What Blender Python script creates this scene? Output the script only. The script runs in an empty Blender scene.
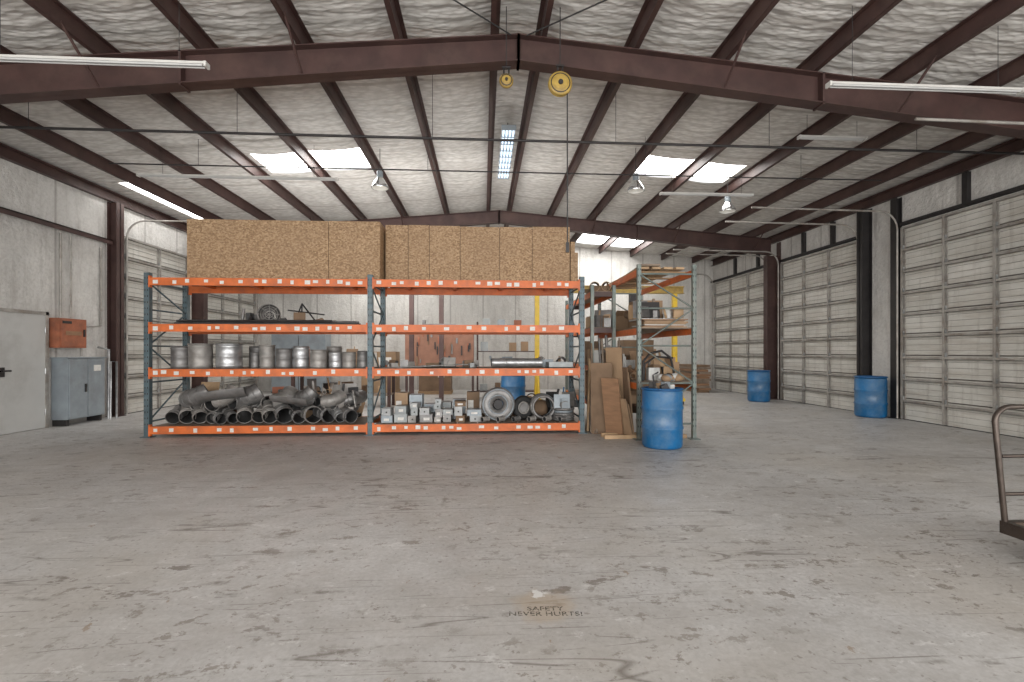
import bpy, math, random
from mathutils import Vector, Matrix
random.seed(7)
sc = bpy.context.scene
try:
    sc.view_settings.view_transform = 'Standard'
    sc.view_settings.look = 'None'
except Exception: pass
sc.view_settings.exposure = 0.0

# ------------------------------------------------------------ materials
def newmat(name):
    m = bpy.data.materials.new(name); m.use_nodes = True
    nt = m.node_tree; nt.nodes.clear()
    out = nt.nodes.new('ShaderNodeOutputMaterial'); b = nt.nodes.new('ShaderNodeBsdfPrincipled')
    nt.links.new(b.outputs[0], out.inputs[0])
    return m, nt, b
class G:
    """tiny node helper"""
    def __init__(s, nt): s.nt = nt; s.tc = nt.nodes.new('ShaderNodeTexCoord')
    def mapping(s, scale=(1,1,1), rot=(0,0,0), loc=(0,0,0), src='Object'):
        n = s.nt.nodes.new('ShaderNodeMapping'); n.inputs['Scale'].default_value = scale
        n.inputs['Rotation'].default_value = rot; n.inputs['Location'].default_value = loc
        s.nt.links.new(s.tc.outputs[src], n.inputs[0]); return n.outputs[0]
    def noise(s, vec, scale=5, detail=4, rough=.55, dist=0):
        n = s.nt.nodes.new('ShaderNodeTexNoise'); n.inputs['Scale'].default_value = scale
        n.inputs['Detail'].default_value = detail; n.inputs['Roughness'].default_value = rough
        n.inputs['Distortion'].default_value = dist
        s.nt.links.new(vec, n.inputs['Vector']); return n.outputs['Fac']
    def ramp(s, fac, stops):
        n = s.nt.nodes.new('ShaderNodeValToRGB'); e = n.color_ramp.elements
        while len(e) < len(stops): e.new(0.5)
        for i,(p,c) in enumerate(stops):
            e[i].position = p
            if not hasattr(c,'__len__'): c = (c,c,c)
            e[i].color = (*c[:3],1)
        s.nt.links.new(fac, n.inputs[0]); return n.outputs[0]
    def mix(s, fac, a, b, mode='MIX'):
        n = s.nt.nodes.new('ShaderNodeMix'); n.data_type='RGBA'; n.blend_type=mode
        for inp,v in ((n.inputs[0],fac),(n.inputs[6],a),(n.inputs[7],b)):
            if hasattr(v,'is_linked'): s.nt.links.new(v, inp)
            elif hasattr(v,'__len__'): inp.default_value = (*v[:3],1)
            else: inp.default_value = v
        return n.outputs[2]
    def math(s, op, a, b=0.0):
        n = s.nt.nodes.new('ShaderNodeMath'); n.operation = op
        for inp,v in ((n.inputs[0],a),(n.inputs[1],b)):
            if hasattr(v,'is_linked'): s.nt.links.new(v, inp)
            else: inp.default_value = v
        return n.outputs[0]
    def bump(s, h, strength=.3, dist=.02):
        n = s.nt.nodes.new('ShaderNodeBump'); n.inputs['Strength'].default_value = strength
        n.inputs['Distance'].default_value = dist; s.nt.links.new(h, n.inputs['Height']); return n.outputs[0]
def mat(name, col, rough=.5, metal=0., var=.25, scale=6., stretch=(1,1,1), bump=.08, dirt=None, dirtamt=.3, emit=0):
    m, nt, b = newmat(name); g = G(nt)
    v = g.mapping(stretch); n = g.noise(v, scale, 5)
    dark = tuple(c*(1-var) for c in col); light = tuple(min(1,c*(1+var*.6)) for c in col)
    c = g.ramp(n, [(.3,dark),(.7,light)])
    if dirt:
        n2 = g.noise(g.mapping(stretch,loc=(3,1,7)), scale*.6, 8, .7)
        c = g.mix(g.ramp(n2, [(.48,0),(.48+.2,dirtamt)]), c, dirt)
    nt.links.new(c, b.inputs['Base Color'])
    b.inputs['Roughness'].default_value = rough; b.inputs['Metallic'].default_value = metal
    if bump:
        nt.links.new(g.bump(g.noise(v, scale*6, 3), bump, .01), b.inputs['Normal'])
    return m

def floor_mat():
    m, nt, b = newmat('concrete_floor'); g = G(nt)
    base = g.ramp(g.noise(g.mapping(), .8, 9, .70), [(.3,(.40,.388,.378)),(.5,(.495,.485,.475)),(.70,(.60,.59,.58))])
    fine = g.noise(g.mapping(loc=(2,5,0)), 34, 4, .7)
    base = g.mix(.22, base, g.ramp(fine, [(.35,(.27,.26,.25)),(.6,(.68,.675,.67))]))
    base = g.mix(g.ramp(g.noise(g.mapping(loc=(21,5,0)), 3.4, 8, .72), [(.47,0),(.62,.38)]), base, (.36,.342,.322))
    base = g.mix(g.ramp(g.noise(g.mapping(loc=(9,2,0)), .35, 6, .6), [(.46,0),(.64,.4)]), base, (.46,.415,.355))
    sp = g.ramp(g.noise(g.mapping(loc=(1,8,0)), 26, 2, .5), [(.655,0),(.70,.6)])
    base = g.mix(sp, base, (.20,.175,.15))
    sp2 = g.ramp(g.noise(g.mapping(loc=(6,8,0)), 11, 4, .65), [(.655,0),(.68,.6)])
    base = g.mix(sp2, base, (.22,.19,.165))
    lane = g.ramp(g.noise(g.mapping((.35,1,1),(0,0,.1),loc=(2,14,0)), .7, 8, .72), [(.50,0),(.68,.45)])
    base = g.mix(lane, base, (.31,.285,.26))
    zone = g.ramp(g.noise(g.mapping((.8,1,1),loc=(4,4,0)), .8, 3, .5), [(.43,.0),(.55,1)])
    chip = g.ramp(g.noise(g.mapping((.9,1.2,1),loc=(7,3,0)), 6.5, 9, .74, .2), [(.565,0),(.59,1)])
    base = g.mix(g.math('MULTIPLY', g.math('MULTIPLY', zone, chip), .72), base, (.21,.18,.15))
    zone2 = g.ramp(g.noise(g.mapping(loc=(14,24,0)), .55, 3, .5), [(.43,0),(.52,1)])
    chip2 = g.ramp(g.noise(g.mapping((.8,1.4,1),loc=(17,3,0)), 3.2, 10, .74, .15), [(.60,0),(.62,.8)])
    base = g.mix(g.math('MULTIPLY', zone2, chip2), base, (.18,.152,.128))
    chip3 = g.ramp(g.noise(g.mapping((1.3,.8,1),(0,0,.6),loc=(27,13,0)), 3.6, 10, .72, .2), [(.65,0),(.67,.75)])
    base = g.mix(chip3, base, (.29,.215,.15))
    for i,(rz,sx,sy,sc_,loc) in enumerate([(.15,.12,2.2,1.2,(0,0,0)),(-.5,.12,2.,1.3,(5,0,0)),(1.2,.12,2.,1.0,(0,9,0)),(.7,.1,2.3,1.5,(3,19,0)),(-.25,.1,2.2,1.5,(8,29,0)),(-1.0,.15,2,.9,(13,2,0))]):
        n = g.noise(g.mapping((sx,sy,1),(0,0,rz),loc), sc_, 2, .3)
        line = g.ramp(g.math('ABSOLUTE', g.math('SUBTRACT', n, .5)), [(0,1),(.0035,0)])
        mk = g.ramp(g.noise(g.mapping(loc=(11+i*3,i*7,0)), 1.3, 6, .7), [(.50,0),(.56,.85)])
        base = g.mix(g.math('MULTIPLY', line, mk), base, (.17,.15,.13))
    base = g.mix(g.ramp(g.noise(g.mapping((1,1.6,1),loc=(31,3,0)), 4.2, 9, .74), [(.59,0),(.64,.5)]), base, (.72,.715,.705))
    sep = nt.nodes.new('ShaderNodeVectorMath'); sep.operation='DISTANCE'
    nt.links.new(g.mapping((1,1,0)), sep.inputs[0]); sep.inputs[1].default_value=(.34,2.64,0)
    d = g.math('ADD', sep.outputs['Value'], g.math('MULTIPLY', g.noise(g.mapping(),9,6,.65), .26))
    base = g.mix(g.ramp(d, [(.25,.5),(.33,0)]), base, (.46,.36,.25))
    sep2 = nt.nodes.new('ShaderNodeVectorMath'); sep2.operation='DISTANCE'
    nt.links.new(g.mapping((1,1,0)), sep2.inputs[0]); sep2.inputs[1].default_value=(.32,2.78,0)
    d2 = g.math('ADD', sep2.outputs['Value'], g.math('MULTIPLY', g.noise(g.mapping(),22,5,.6), .14))
    base = g.mix(g.ramp(d2, [(.105,.85),(.115,0)]), base, (.78,.78,.77))
    nt.links.new(base, b.inputs['Base Color'])
    r = g.ramp(g.noise(g.mapping(), 3, 6, .6), [(.3,.34),(.7,.60)])
    nt.links.new(r, b.inputs['Roughness'])
    nt.links.new(g.bump(fine, .12, .01), b.inputs['Normal'])
    return m
def ceil_mat():
    m, nt, b = newmat('insulation_blanket'); g = G(nt)
    n = g.noise(g.mapping((1,1,0)), .9, 8, .7)
    c = g.ramp(n, [(.3,(.60,.585,.555)),(.7,(.80,.785,.755))])
    v = nt.nodes.new('ShaderNodeTexVoronoi'); v.inputs['Scale'].default_value=12
    nt.links.new(g.mapping((.6,1.4,0)), v.inputs['Vector'])
    c = g.mix(g.ramp(v.outputs['Distance'], [(.3,0),(.7,.5)]), c, (.40,.38,.35))
    w = nt.nodes.new('ShaderNodeTexWave'); w.bands_direction='Y'; w.inputs['Scale'].default_value=.17
    w.inputs['Distortion'].default_value=.25
    nt.links.new(g.mapping((1,1,0)), w.inputs['Vector'])
    c = g.mix(g.ramp(w.outputs['Fac'], [(.0,.6),(.008,0)]), c, (.34,.31,.28))
    w2 = nt.nodes.new('ShaderNodeTexWave'); w2.bands_direction='Y'; w2.inputs['Scale'].default_value=1.6
    w2.inputs['Distortion'].default_value=2.5; w2.inputs['Detail'].default_value=3
    nt.links.new(g.mapping((1,1,0)), w2.inputs['Vector'])
    nt.links.new(c, b.inputs['Base Color']); b.inputs['Roughness'].default_value=.45
    nt.links.new(g.bump(g.math('ADD', g.math('ADD', v.outputs['Distance'], g.math('MULTIPLY',w2.outputs['Fac'],.7)), g.noise(g.mapping((.6,1.4,0)),5,4,.6)), .5, .028), b.inputs['Normal'])
    return m
def osb_mat():
    m, nt, b = newmat('osb_board'); g = G(nt)
    v = nt.nodes.new('ShaderNodeTexVoronoi'); v.inputs['Scale'].default_value=30; v.inputs['Randomness'].default_value=1
    nt.links.new(g.mapping((1,1,1.6)), v.inputs['Vector'])
    bw = nt.nodes.new('ShaderNodeRGBToBW'); nt.links.new(v.outputs['Color'], bw.inputs[0])
    c = g.ramp(bw.outputs[0], [(.15,(.27,.165,.085)),(.45,(.41,.265,.145)),(.8,(.54,.375,.22))])
    c = g.mix(g.ramp(g.noise(g.mapping(),30,4,.7),[(.38,.6),(.56,0)]), c, (.17,.095,.045))
    c = g.mix(g.ramp(g.noise(g.mapping(loc=(4,4,4)),1.4,6,.65),[(.35,.4),(.65,0)]), c, (.30,.195,.115))
    nt.links.new(c, b.inputs['Base Color']); b.inputs['Roughness'].default_value=.7
    return m
def wall_mat(name, axis=1, base=(.56,.54,.50)):
    m, nt, b = newmat(name); g = G(nt)
    c = g.ramp(g.noise(g.mapping(), 1.0, 8, .65), [(.3,tuple(x*.80 for x in base)),(.65,tuple(x*1.08 for x in base))])
    c = g.mix(g.ramp(g.noise(g.mapping((3,3,.5),loc=(3,3,3)), 1.6, 7, .7),[(.50,0),(.70,.55)]), c, (.33,.305,.28))
    c = g.mix(g.ramp(g.noise(g.mapping(loc=(6,3,3)), 18, 5, .7),[(.45,0),(.7,.4)]), c, (.38,.36,.335))
    sx = nt.nodes.new('ShaderNodeSeparateXYZ'); nt.links.new(g.mapping(), sx.inputs[0])
    zz = g.math('ADD', sx.outputs['Z'], g.math('MULTIPLY', g.noise(g.mapping(loc=(8,8,8)),2.5,6,.6), 1.2))
    c = g.mix(g.ramp(g.math('MULTIPLY',zz,.5), [(.25,.55),(.62,0)]), c, (.28,.255,.23))
    w = nt.nodes.new('ShaderNodeTexWave'); w.bands_direction='Y' if axis==1 else 'X'
    w.inputs['Scale'].default_value=.26; w.inputs['Distortion'].default_value=.15
    nt.links.new(g.mapping(), w.inputs['Vector'])
    c = g.mix(g.ramp(w.outputs['Fac'],[(.0,.6),(.008,0)]), c, (.25,.23,.21))
    nt.links.new(c, b.inputs['Base Color']); b.inputs['Roughness'].default_value=.6
    nt.links.new(g.bump(g.noise(g.mapping(), 9, 6,.65), .8, .05), b.inputs['Normal'])
    return m
def door_mat():
    m, nt, b = newmat('bay_door_panel'); g = G(nt)
    c = g.ramp(g.noise(g.mapping((1,.6,2)), 1.5, 8, .65), [(.3,(.51,.50,.455)),(.7,(.67,.655,.61))])
    c = g.mix(g.ramp(g.noise(g.mapping((1,.7,5),loc=(5,5,5)), 1.3, 8, .7),[(.47,0),(.67,.55)]), c, (.38,.33,.275))
    c = g.mix(g.ramp(g.noise(g.mapping((1,5,.6),loc=(1,5,9)), 1.6, 8, .7),[(.52,0),(.72,.5)]), c, (.29,.26,.225))
    nt.links.new(c, b.inputs['Base Color']); b.inputs['Roughness'].default_value=.6
    return m
M = {}
M['floor']=floor_mat(); M['ceil']=ceil_mat(); M['osb']=osb_mat(); M['door']=door_mat()
M['wallY']=wall_mat('insulated_wall_side',1,(.67,.655,.625)); M['wallX']=wall_mat('insulated_wall_end',0,(.66,.645,.61))
M['brown']=mat('red_oxide_steel',(.064,.033,.029),.5,.1,.3,3,dirt=(.12,.075,.06),dirtamt=.4)
M['black']=mat('dark_steel',(.03,.027,.027),.5,.2,.3,5)
M['doorgroove']=mat('bay_door_groove',(.15,.135,.12),.6,0,.2,5)
M['strut']=mat('galvanised_strut',(.40,.38,.35),.5,.3,.3,5,dirt=(.19,.145,.11),dirtamt=.7)
M['galv']=mat('galvanised_sheet',(.52,.53,.54),.38,.75,.35,8,dirt=(.24,.22,.2),dirtamt=.5)
M['galvd']=mat('dull_sheet_steel',(.24,.235,.23),.45,.5,.4,5,dirt=(.13,.11,.095),dirtamt=.6)
M['galvb']=mat('weathered_duct_steel',(.34,.325,.305),.5,.4,.35,5,dirt=(.17,.14,.12),dirtamt=.6)
M['inner']=mat('duct_interior',(.06,.06,.06),.6,.3,.3,6)
M['orange']=mat('orange_beam_paint',(.66,.15,.03),.45,0,.22,5,dirt=(.32,.10,.05),dirtamt=.5)
M['teal']=mat('teal_upright_paint',(.09,.135,.155),.45,.2,.3,8,dirt=(.2,.18,.16),dirtamt=.4)
M['green']=mat('grey_green_upright',(.16,.195,.18),.45,.3,.3,8,dirt=(.25,.2,.16),dirtamt=.5)
M['label']=mat('paper_label',(.72,.70,.66),.7,0,.15,20)
M['deck']=mat('shelf_deck_board',(.26,.20,.15),.75,0,.35,4,(1,8,1))
M['wood']=mat('pine_timber',(.46,.31,.18),.7,0,.3,4,(1,6,1))
M['ply']=mat('plywood_sheet',(.30,.17,.095),.65,0,.25,3,(1,1,5))
M['card']=mat('cardboard',(.38,.255,.155),.8,0,.18,4)
M['cardd']=mat('dark_cardboard',(.20,.13,.08),.8,0,.25,4)
M['blue']=mat('blue_plastic',(.010,.135,.33),.35,0,.3,3,dirt=(.20,.27,.33),dirtamt=.5)
M['bluer']=mat('blue_plastic_rim',(.008,.09,.24),.4,0,.2,5)
M['yellow']=mat('yellow_paint',(.70,.47,.03),.4,0,.15,5,dirt=(.35,.25,.08),dirtamt=.5)
M['yelold']=mat('aged_yellow_paint',(.40,.27,.06),.45,0,.3,9,dirt=(.15,.09,.04),dirtamt=.7)
M['white']=mat('white_enamel',(.60,.59,.56),.45,0,.1,5,dirt=(.4,.37,.33),dirtamt=.4)
M['doorp']=mat('entry_door_paint',(.52,.52,.505),.5,0,.07,2,dirt=(.32,.31,.29),dirtamt=.5)
M['grey']=mat('grey_enamel',(.29,.33,.36),.4,.2,.15,4,dirt=(.18,.18,.18),dirtamt=.4)
M['boxg']=mat('junction_box_grey',(.32,.34,.34),.45,.2,.25,7)
M['boxl']=mat('light_grey_box',(.42,.43,.43),.5,.1,.2,7)
M['redbox']=mat('rusty_orange_cabinet',(.36,.12,.06),.55,0,.3,6,dirt=(.14,.07,.05),dirtamt=.6)
M['peg']=mat('brown_pegboard',(.26,.13,.085),.75,0,.2,6)
M['bronze']=mat('bronze_cart_tube',(.075,.058,.048),.35,.6,.3,8)
M['rubber']=mat('black_rubber',(.02,.02,.02),.7,0,.3,10)
M['wire']=mat('black_wire',(.03,.03,.03),.5,0,.2,10)
M['chrome']=mat('polished_reflector',(.75,.76,.77),.18,.95,.1,5)
M['cloth']=mat('white_sacking',(.60,.60,.58),.85,0,.2,12)
M['green2']=mat('green_machine_paint',(.10,.20,.12),.5,0,.2,6)
def emis(name,col,s):
    m, nt, b = newmat(name); b.inputs['Base Color'].default_value=(*col,1)
    b.inputs['Emission Color'].default_value=(*col,1); b.inputs['Emission Strength'].default_value=s
    return m
M['sky']=emis('translucent_skylight',(1,.99,.97),11)
M['tube']=emis('fluorescent_tube',(.70,.85,1),1.0)
M['tubeoff']=mat('frosted_tube',(.50,.50,.49),.3,0,.04,5)
M['lens']=emis('lamp_lens',(1,.97,.9),1.5)

# ------------------------------------------------------------ mesh builder
class MB:
    def __init__(s, name): s.name=name; s.v=[]; s.f=[]; s.m=[]; s.sm=[]; s.mats=[]
    def mi(s, k):
        if k not in s.mats: s.mats.append(k)
        return s.mats.index(k)
    def add(s, vs, fs, k, smooth=False):
        o=len(s.v); s.v += [tuple(v) for v in vs]; i=s.mi(k)
        for f in fs: s.f.append([o+a for a in f]); s.m.append(i); s.sm.append(smooth)
    def box(s, c, d, k, R=None):
        hx,hy,hz=d[0]/2,d[1]/2,d[2]/2; c=Vector(c)
        vs=[Vector((x,y,z)) for x in(-hx,hx) for y in(-hy,hy) for z in(-hz,hz)]
        if R is not None: vs=[R@v for v in vs]
        s.add([v+c for v in vs], [(0,1,3,2),(4,6,7,5),(0,4,5,1),(2,3,7,6),(0,2,6,4),(1,5,7,3)], k)
    def b2(s, lo, hi, k): s.box([(a+b)/2 for a,b in zip(lo,hi)],[abs(b-a) for a,b in zip(lo,hi)],k)
    def frame(s, d):
        d=Vector(d).normalized(); u=d.orthogonal().normalized()
        if abs(d.z)<.99: u=Vector((0,0,1)).cross(d).normalized()
        return u, d.cross(u).normalized()
    def cyl(s, p0, p1, r, k, r1=None, seg=16, caps=True, capk=None):
        p0,p1=Vector(p0),Vector(p1); r1=r if r1 is None else r1; u,w=s.frame(p1-p0)
        vs=[]
        for p,rr in((p0,r),(p1,r1)):
            for i in range(seg):
                a=2*math.pi*i/seg; vs.append(p+rr*(math.cos(a)*u+math.sin(a)*w))
        s.add(vs,[(i,(i+1)%seg,seg+(i+1)%seg,seg+i) for i in range(seg)],k,True)
        if caps: s.add(vs[:seg],[tuple(range(seg-1,-1,-1))],capk or k); s.add(vs[seg:],[tuple(range(seg))],capk or k)
    def tube(s, pts, r, k, seg=10, caps=True):
        pts=[Vector(p) for p in pts]; n=len(pts); rs=r if hasattr(r,'__len__') else [r]*n
        vs=[]; u=None
        for i,p in enumerate(pts):
            d=(pts[min(i+1,n-1)]-pts[max(i-1,0)]).normalized()
            if u is None: u,w=s.frame(d)
            else:
                u=(u-d*u.dot(d)).normalized()
            w=d.cross(u)
            for j in range(seg):
                a=2*math.pi*j/seg; vs.append(p+rs[i]*(math.cos(a)*u+math.sin(a)*w))
        fs=[(i*seg+j,i*seg+(j+1)%seg,(i+1)*seg+(j+1)%seg,(i+1)*seg+j) for i in range(n-1) for j in range(seg)]
        s.add(vs,fs,k,True)
        if caps: s.add(vs[:seg],[tuple(range(seg-1,-1,-1))],k); s.add(vs[-seg:],[tuple(range(seg))],k)
    def pipe(s, pts, r, k, t=.006, seg=20, ik='inner'):
        s.tube(pts, r, k, seg, False)
        ri=[x-t for x in r] if hasattr(r,'__len__') else r-t
        s.tube(pts, ri, ik, seg, False)
        P=[Vector(p) for p in pts]
        for a,b,rr in((P[0],P[1],r[0] if hasattr(r,'__len__') else r),(P[-1],P[-2],r[-1] if hasattr(r,'__len__') else r)):
            d=(b-a).normalized(); s.torus(a, d, rr, t*1.1, k, seg, 6)
    def torus(s, c, axis, R, r, k, seg=24, s2=8):
        c=Vector(c); u,w=s.frame(axis); ax=Vector(axis).normalized(); vs=[]
        for i in range(seg):
            a=2*math.pi*i/seg; d=math.cos(a)*u+math.sin(a)*w
            for j in range(s2):
                b=2*math.pi*j/s2; vs.append(c+d*(R+r*math.cos(b))+ax*r*math.sin(b))
        s.add(vs,[(i*s2+j,((i+1)%seg)*s2+j,((i+1)%seg)*s2+(j+1)%s2,i*s2+(j+1)%s2) for i in range(seg) for j in range(s2)],k,True)
    def lathe(s, c, prof, k, axis=(0,0,1), seg=28):
        c=Vector(c); u,w=s.frame(axis); ax=Vector(axis).normalized(); vs=[]
        for r,z in prof:
            for i in range(seg):
                a=2*math.pi*i/seg; vs.append(c+ax*z+r*(math.cos(a)*u+math.sin(a)*w))
        s.add(vs,[(p*seg+i,p*seg+(i+1)%seg,(p+1)*seg+(i+1)%seg,(p+1)*seg+i) for p in range(len(prof)-1) for i in range(seg)],k,True)
    def done(s, origin=None, bevel=0):
        me=bpy.data.meshes.new(s.name)
        xs=[v[0] for v in s.v]; ys=[v[1] for v in s.v]; zs=[v[2] for v in s.v]
        o=Vector(((min(xs)+max(xs))/2,(min(ys)+max(ys))/2,min(zs))) if origin is None else Vector(origin)
        me.from_pydata([tuple(Vector(v)-o) for v in s.v],[],s.f)
        for k in s.mats: me.materials.append(M[k])
        me.polygons.foreach_set('material_index',s.m); me.polygons.foreach_set('use_smooth',s.sm); me.update()
        ob=bpy.data.objects.new(s.name,me); ob.location=o; sc.collection.objects.link(ob)
        if bevel:
            md=ob.modifiers.new('bevel','BEVEL'); md.width=bevel; md.segments=2; md.limit_method='ANGLE'
        return ob
O0=(0,0,0)
RotZ=lambda a: Matrix.Rotation(a,3,'Z')
RotX=lambda a: Matrix.Rotation(a,3,'X')
RotY=lambda a: Matrix.Rotation(a,3,'Y')
# ------------------------------------------------------------ shell dims
XL,XR,RX = -8.1, 8.78, .45
Y0,Y1 = -7.0, 18.0
RZ, SL = 5.66, .088
def roof(x): return RZ-SL*abs(x-RX)
f=MB('floor'); f.b2((XL-.3,Y0-.3,-.2),(XR+.3,Y1+.3,0),'floor'); f.done(O0)
PX=[RX-.3-1.2*i for i in range(0,7)]+[RX+.3+1.2*i for i in range(0,7)]
PX.sort()
lp=sorted([x for x in PX if x<RX]); rp=sorted([x for x in PX if x>RX])
SKY=[(lp[2]+.15,lp[3],9.6,10.6),(lp[3],lp[4],9.6,10.6),(rp[2],rp[3],9.6,10.6),(rp[3],rp[4]-.15,9.6,10.6),
     (rp[2],rp[3],15.2,17.4),(rp[3],rp[4],15.2,17.4),(lp[2],lp[4],15.6,17.4)]  # last entry is an added far-left skylight, put in to brighten the back
SKY.append((XL+.45,XL+.75,10.6,13.5))
def ceiling():
    m=MB('ceiling')
    nodes=sorted(set([XL,XL+.45,XL+.75,RX,XR,lp[2]+.15,rp[4]-.15]+PX)); xs=[]
    for a,b in zip(nodes,nodes[1:]):
        n=max(1,int(round((b-a)/.15)))
        for i in range(n):
            t=i/n; xs.append((a+(b-a)*t, .042*math.sin(math.pi*t) if (b-a)>.5 else 0))
    xs.append((XR,0))
    n=int(round((Y1-Y0)/.3)); ysq=sorted(set([round(Y0+(Y1-Y0)*i/n,3) for i in range(n+1)]+[9.6,10.6,15.2,15.6,17.4,13.5]))
    vs=[(x,y,roof(x)-s*(1+.22*math.sin(y*3.3+x))) for y in ysq for x,s in xs]
    W=len(xs); fs=[]
    for j in range(len(ysq)-1):
        for i in range(W-1):
            cx=(xs[i][0]+xs[i+1][0])/2; cy=(ysq[j]+ysq[j+1])/2
            if any(a<cx<b and c<cy<d for a,b,c,d in SKY): continue
            fs.append((j*W+i,(j+1)*W+i,(j+1)*W+i+1,j*W+i+1))
    m.add(vs,fs,'ceil',True); return m.done(O0)
ceiling()
for i,(a,b,c,d) in enumerate(SKY):
    m=MB('skylight'); h=.05
    za,zb=roof(a)+h,roof(b)+h
    V8=[(a,c,za),(b,c,zb),(b,d,zb),(a,d,za),(a,c,za-h),(b,c,zb-h),(b,d,zb-h),(a,d,za-h)]
    m.add(V8,[(0,3,2,1)],'sky'); m.add(V8,[(0,1,5,4),(1,2,6,5),(2,3,7,6),(3,0,4,7)],'white')
    m.done()
def rect(name,lo,hi,k):
    m=MB(name); m.b2(lo,hi,k); return m.done(O0)
eL,eR=roof(XL),roof(XR)
rect('wall_left',(XL-.2,Y0,0),(XL,Y1,eL),'wallY')
rect('wall_right',(XR,Y0,0),(XR+.2,Y1,eR),'wallY')
m=MB('wall_back')
m.add([(XL,Y1,0),(XR,Y1,0),(XR,Y1,eR),(RX,Y1,RZ),(XL,Y1,eL),(XL,Y1+.2,0),(XR,Y1+.2,0),(XR,Y1+.2,eR),(RX,Y1+.2,RZ),(XL,Y1+.2,eL)],
      [(0,1,2,3,4),(9,8,7,6,5),(0,5,6,1),(1,6,7,2),(2,7,8,3),(3,8,9,4),(4,9,5,0)],'wallX'); m.done(O0)
m=MB('wall_front')
m.b2((XL,Y0-.2,0),(XL+1.2,Y0,4.9),'wallX'); m.b2((XR-1.2,Y0-.2,0),(XR,Y0,4.9),'wallX')
m.b2((XL+1.2,Y0-.2,4.4),(XR-1.2,Y0,4.9),'wallX'); m.done(O0)

# ------------------------------------------------------------ steel frame
m=MB('roof_purlins')
PD=.2
for x in PX:
    zt=roof(x)-.01; sgn=1 if x>RX else -1
    m.b2((x-.006,Y0,zt-PD),(x+.006,Y1,zt),'brown')
    m.b2((x,Y0,zt-PD),(x+.06*sgn,Y1,zt-PD+.01),'brown')
    m.b2((x-.06*sgn,Y0,zt-.01),(x,Y1,zt),'brown')
    m.b2((x+.05*sgn,Y0,zt-PD),(x+.06*sgn,Y1,zt-PD+.025),'brown')
m.done(O0)
for x,s in((XL,1),(XR,-1)):
    m=MB('eave_strut')
    z=roof(x)-.03
    m.b2((x+.002*s,Y0,z-.22),(x+.014*s,Y1,z),'brown'); m.b2((x+.002*s,Y0,z-.22),(x+.1*s,Y1,z-.208),'brown'); m.b2((x+.002*s,Y0,z-.02),(x+.1*s,Y1,z),'brown')
    m.done()
def rafter(y, d_mid=.34, d_end=.46):
    m=MB('roof_rafter'); fw=.20; t=.014
    for s,xe in((-1,XL+.25),(1,XR-.25)):
        xa=RX; za=roof(xa)-.01-PD; ze=roof(xe)-.01-PD
        def quad(x0,z0a,z0b,x1,z1a,z1b,y0,y1,k='brown'):
            m.add([(x0,y0,z0a),(x0,y0,z0b),(x0,y1,z0a),(x0,y1,z0b),(x1,y0,z1a),(x1,y0,z1b),(x1,y1,z1a),(x1,y1,z1b)],
                  [(0,1,3,2),(4,6,7,5),(0,4,5,1),(2,3,7,6),(0,2,6,4),(1,5,7,3)],k)
        quad(xa,za-d_mid,za,xe,ze-d_end,ze,y-.006,y+.006)
        quad(xa,za-t,za,xe,ze-t,ze,y-fw/2,y+fw/2)
        quad(xa,za-d_mid,za-d_mid+t,xe,ze-d_end,ze-d_end+t,y-fw/2,y+fw/2)
        for fr in(0.0,.5):
            x=xa+(xe-xa)*fr; z=za+(ze-za)*fr; d=d_mid+(d_end-d_mid)*fr
            m.b2((x-.015,y-fw/2,z-d-.02),(x+.015,y+fw/2,z+.0),'brown')
        for x in PX:
            if (x-RX)*s>.5 and int(round(abs(x-RX)/1.2))%2==0:
                z=roof(x)-.01-PD; fr=(x-xa)/(xe-xa); d=d_mid+(d_end-d_mid)*fr
                for sy in(-1,1):
                    m.tube([(x,y+sy*.08,z-d+.02),(x,y+sy*.62,z+.04)],.017,'brown',6)
    return m.done(O0)
FR=[-1.4,6.22,13.87]
for y in FR: rafter(y)
def column(x,y,s,depth=.42,k='brown'):
    m=MB('steel_column'); zt=roof(x)-.01-PD-.46; t=.014; w=.2
    m.b2((x,y-w/2,.0),(x+t*s,y+w/2,zt+.4),k)
    m.b2((x+(depth-t)*s,y-w/2,0),(x+depth*s,y+w/2,zt),k)
    m.b2((x,y-.006,0),(x+depth*s,y+.006,zt),k)
    m.b2((x,y-w/2-.04,0),(x+(depth+.05)*s,y+w/2+.04,.02),k)
    return m.done()
for y in FR:
    column(XL,y,1); column(XR,y,-1)
def post(name,x,y,s,dx,dy,zt,k):
    m=MB(name); t=.012
    m.b2((x,y-dy/2,0),(x+t*s,y+dy/2,zt),k); m.b2((x+(dx-t)*s,y-dy/2,0),(x+dx*s,y+dy/2,zt),k); m.b2((x,y-t,0),(x+dx*s,y+t,zt),k)
    m.b2((x,y-dy/2-.03,0),(x+(dx+.03)*s,y+dy/2+.03,.015),k)
    return m.done()
post('steel_column',XL,11.02,1,.20,.22,eL-.26,'brown')
post('door_jamb_post',XR,9.72,-1,.12,.16,eR-.28,'black')
post('door_jamb_post',XR,10.5,-1,.24,.16,eR-.28,'black')
m=MB('wall_girt')
m.b2((XL,Y0,3.78),(XL+.15,10.88,3.80),'brown'); m.b2((XL+.14,Y0,3.70),(XL+.15,10.88,3.80),'brown')
m.done(O0)
for ya,yb,ps in((4.0,9.6,(8.25,6.6)),(10.6,13.7,(11.6,12.7)),(14.1,Y1,(14.9,16.3))):
    m=MB('door_header_steel')
    m.b2((XR-.1,ya,4.04),(XR,yb,4.10),'black')
    for y in ps: m.b2((XR-.08,y-.05,4.10),(XR,y+.05,eR-.27),'black')
    m.done(O0)

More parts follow.
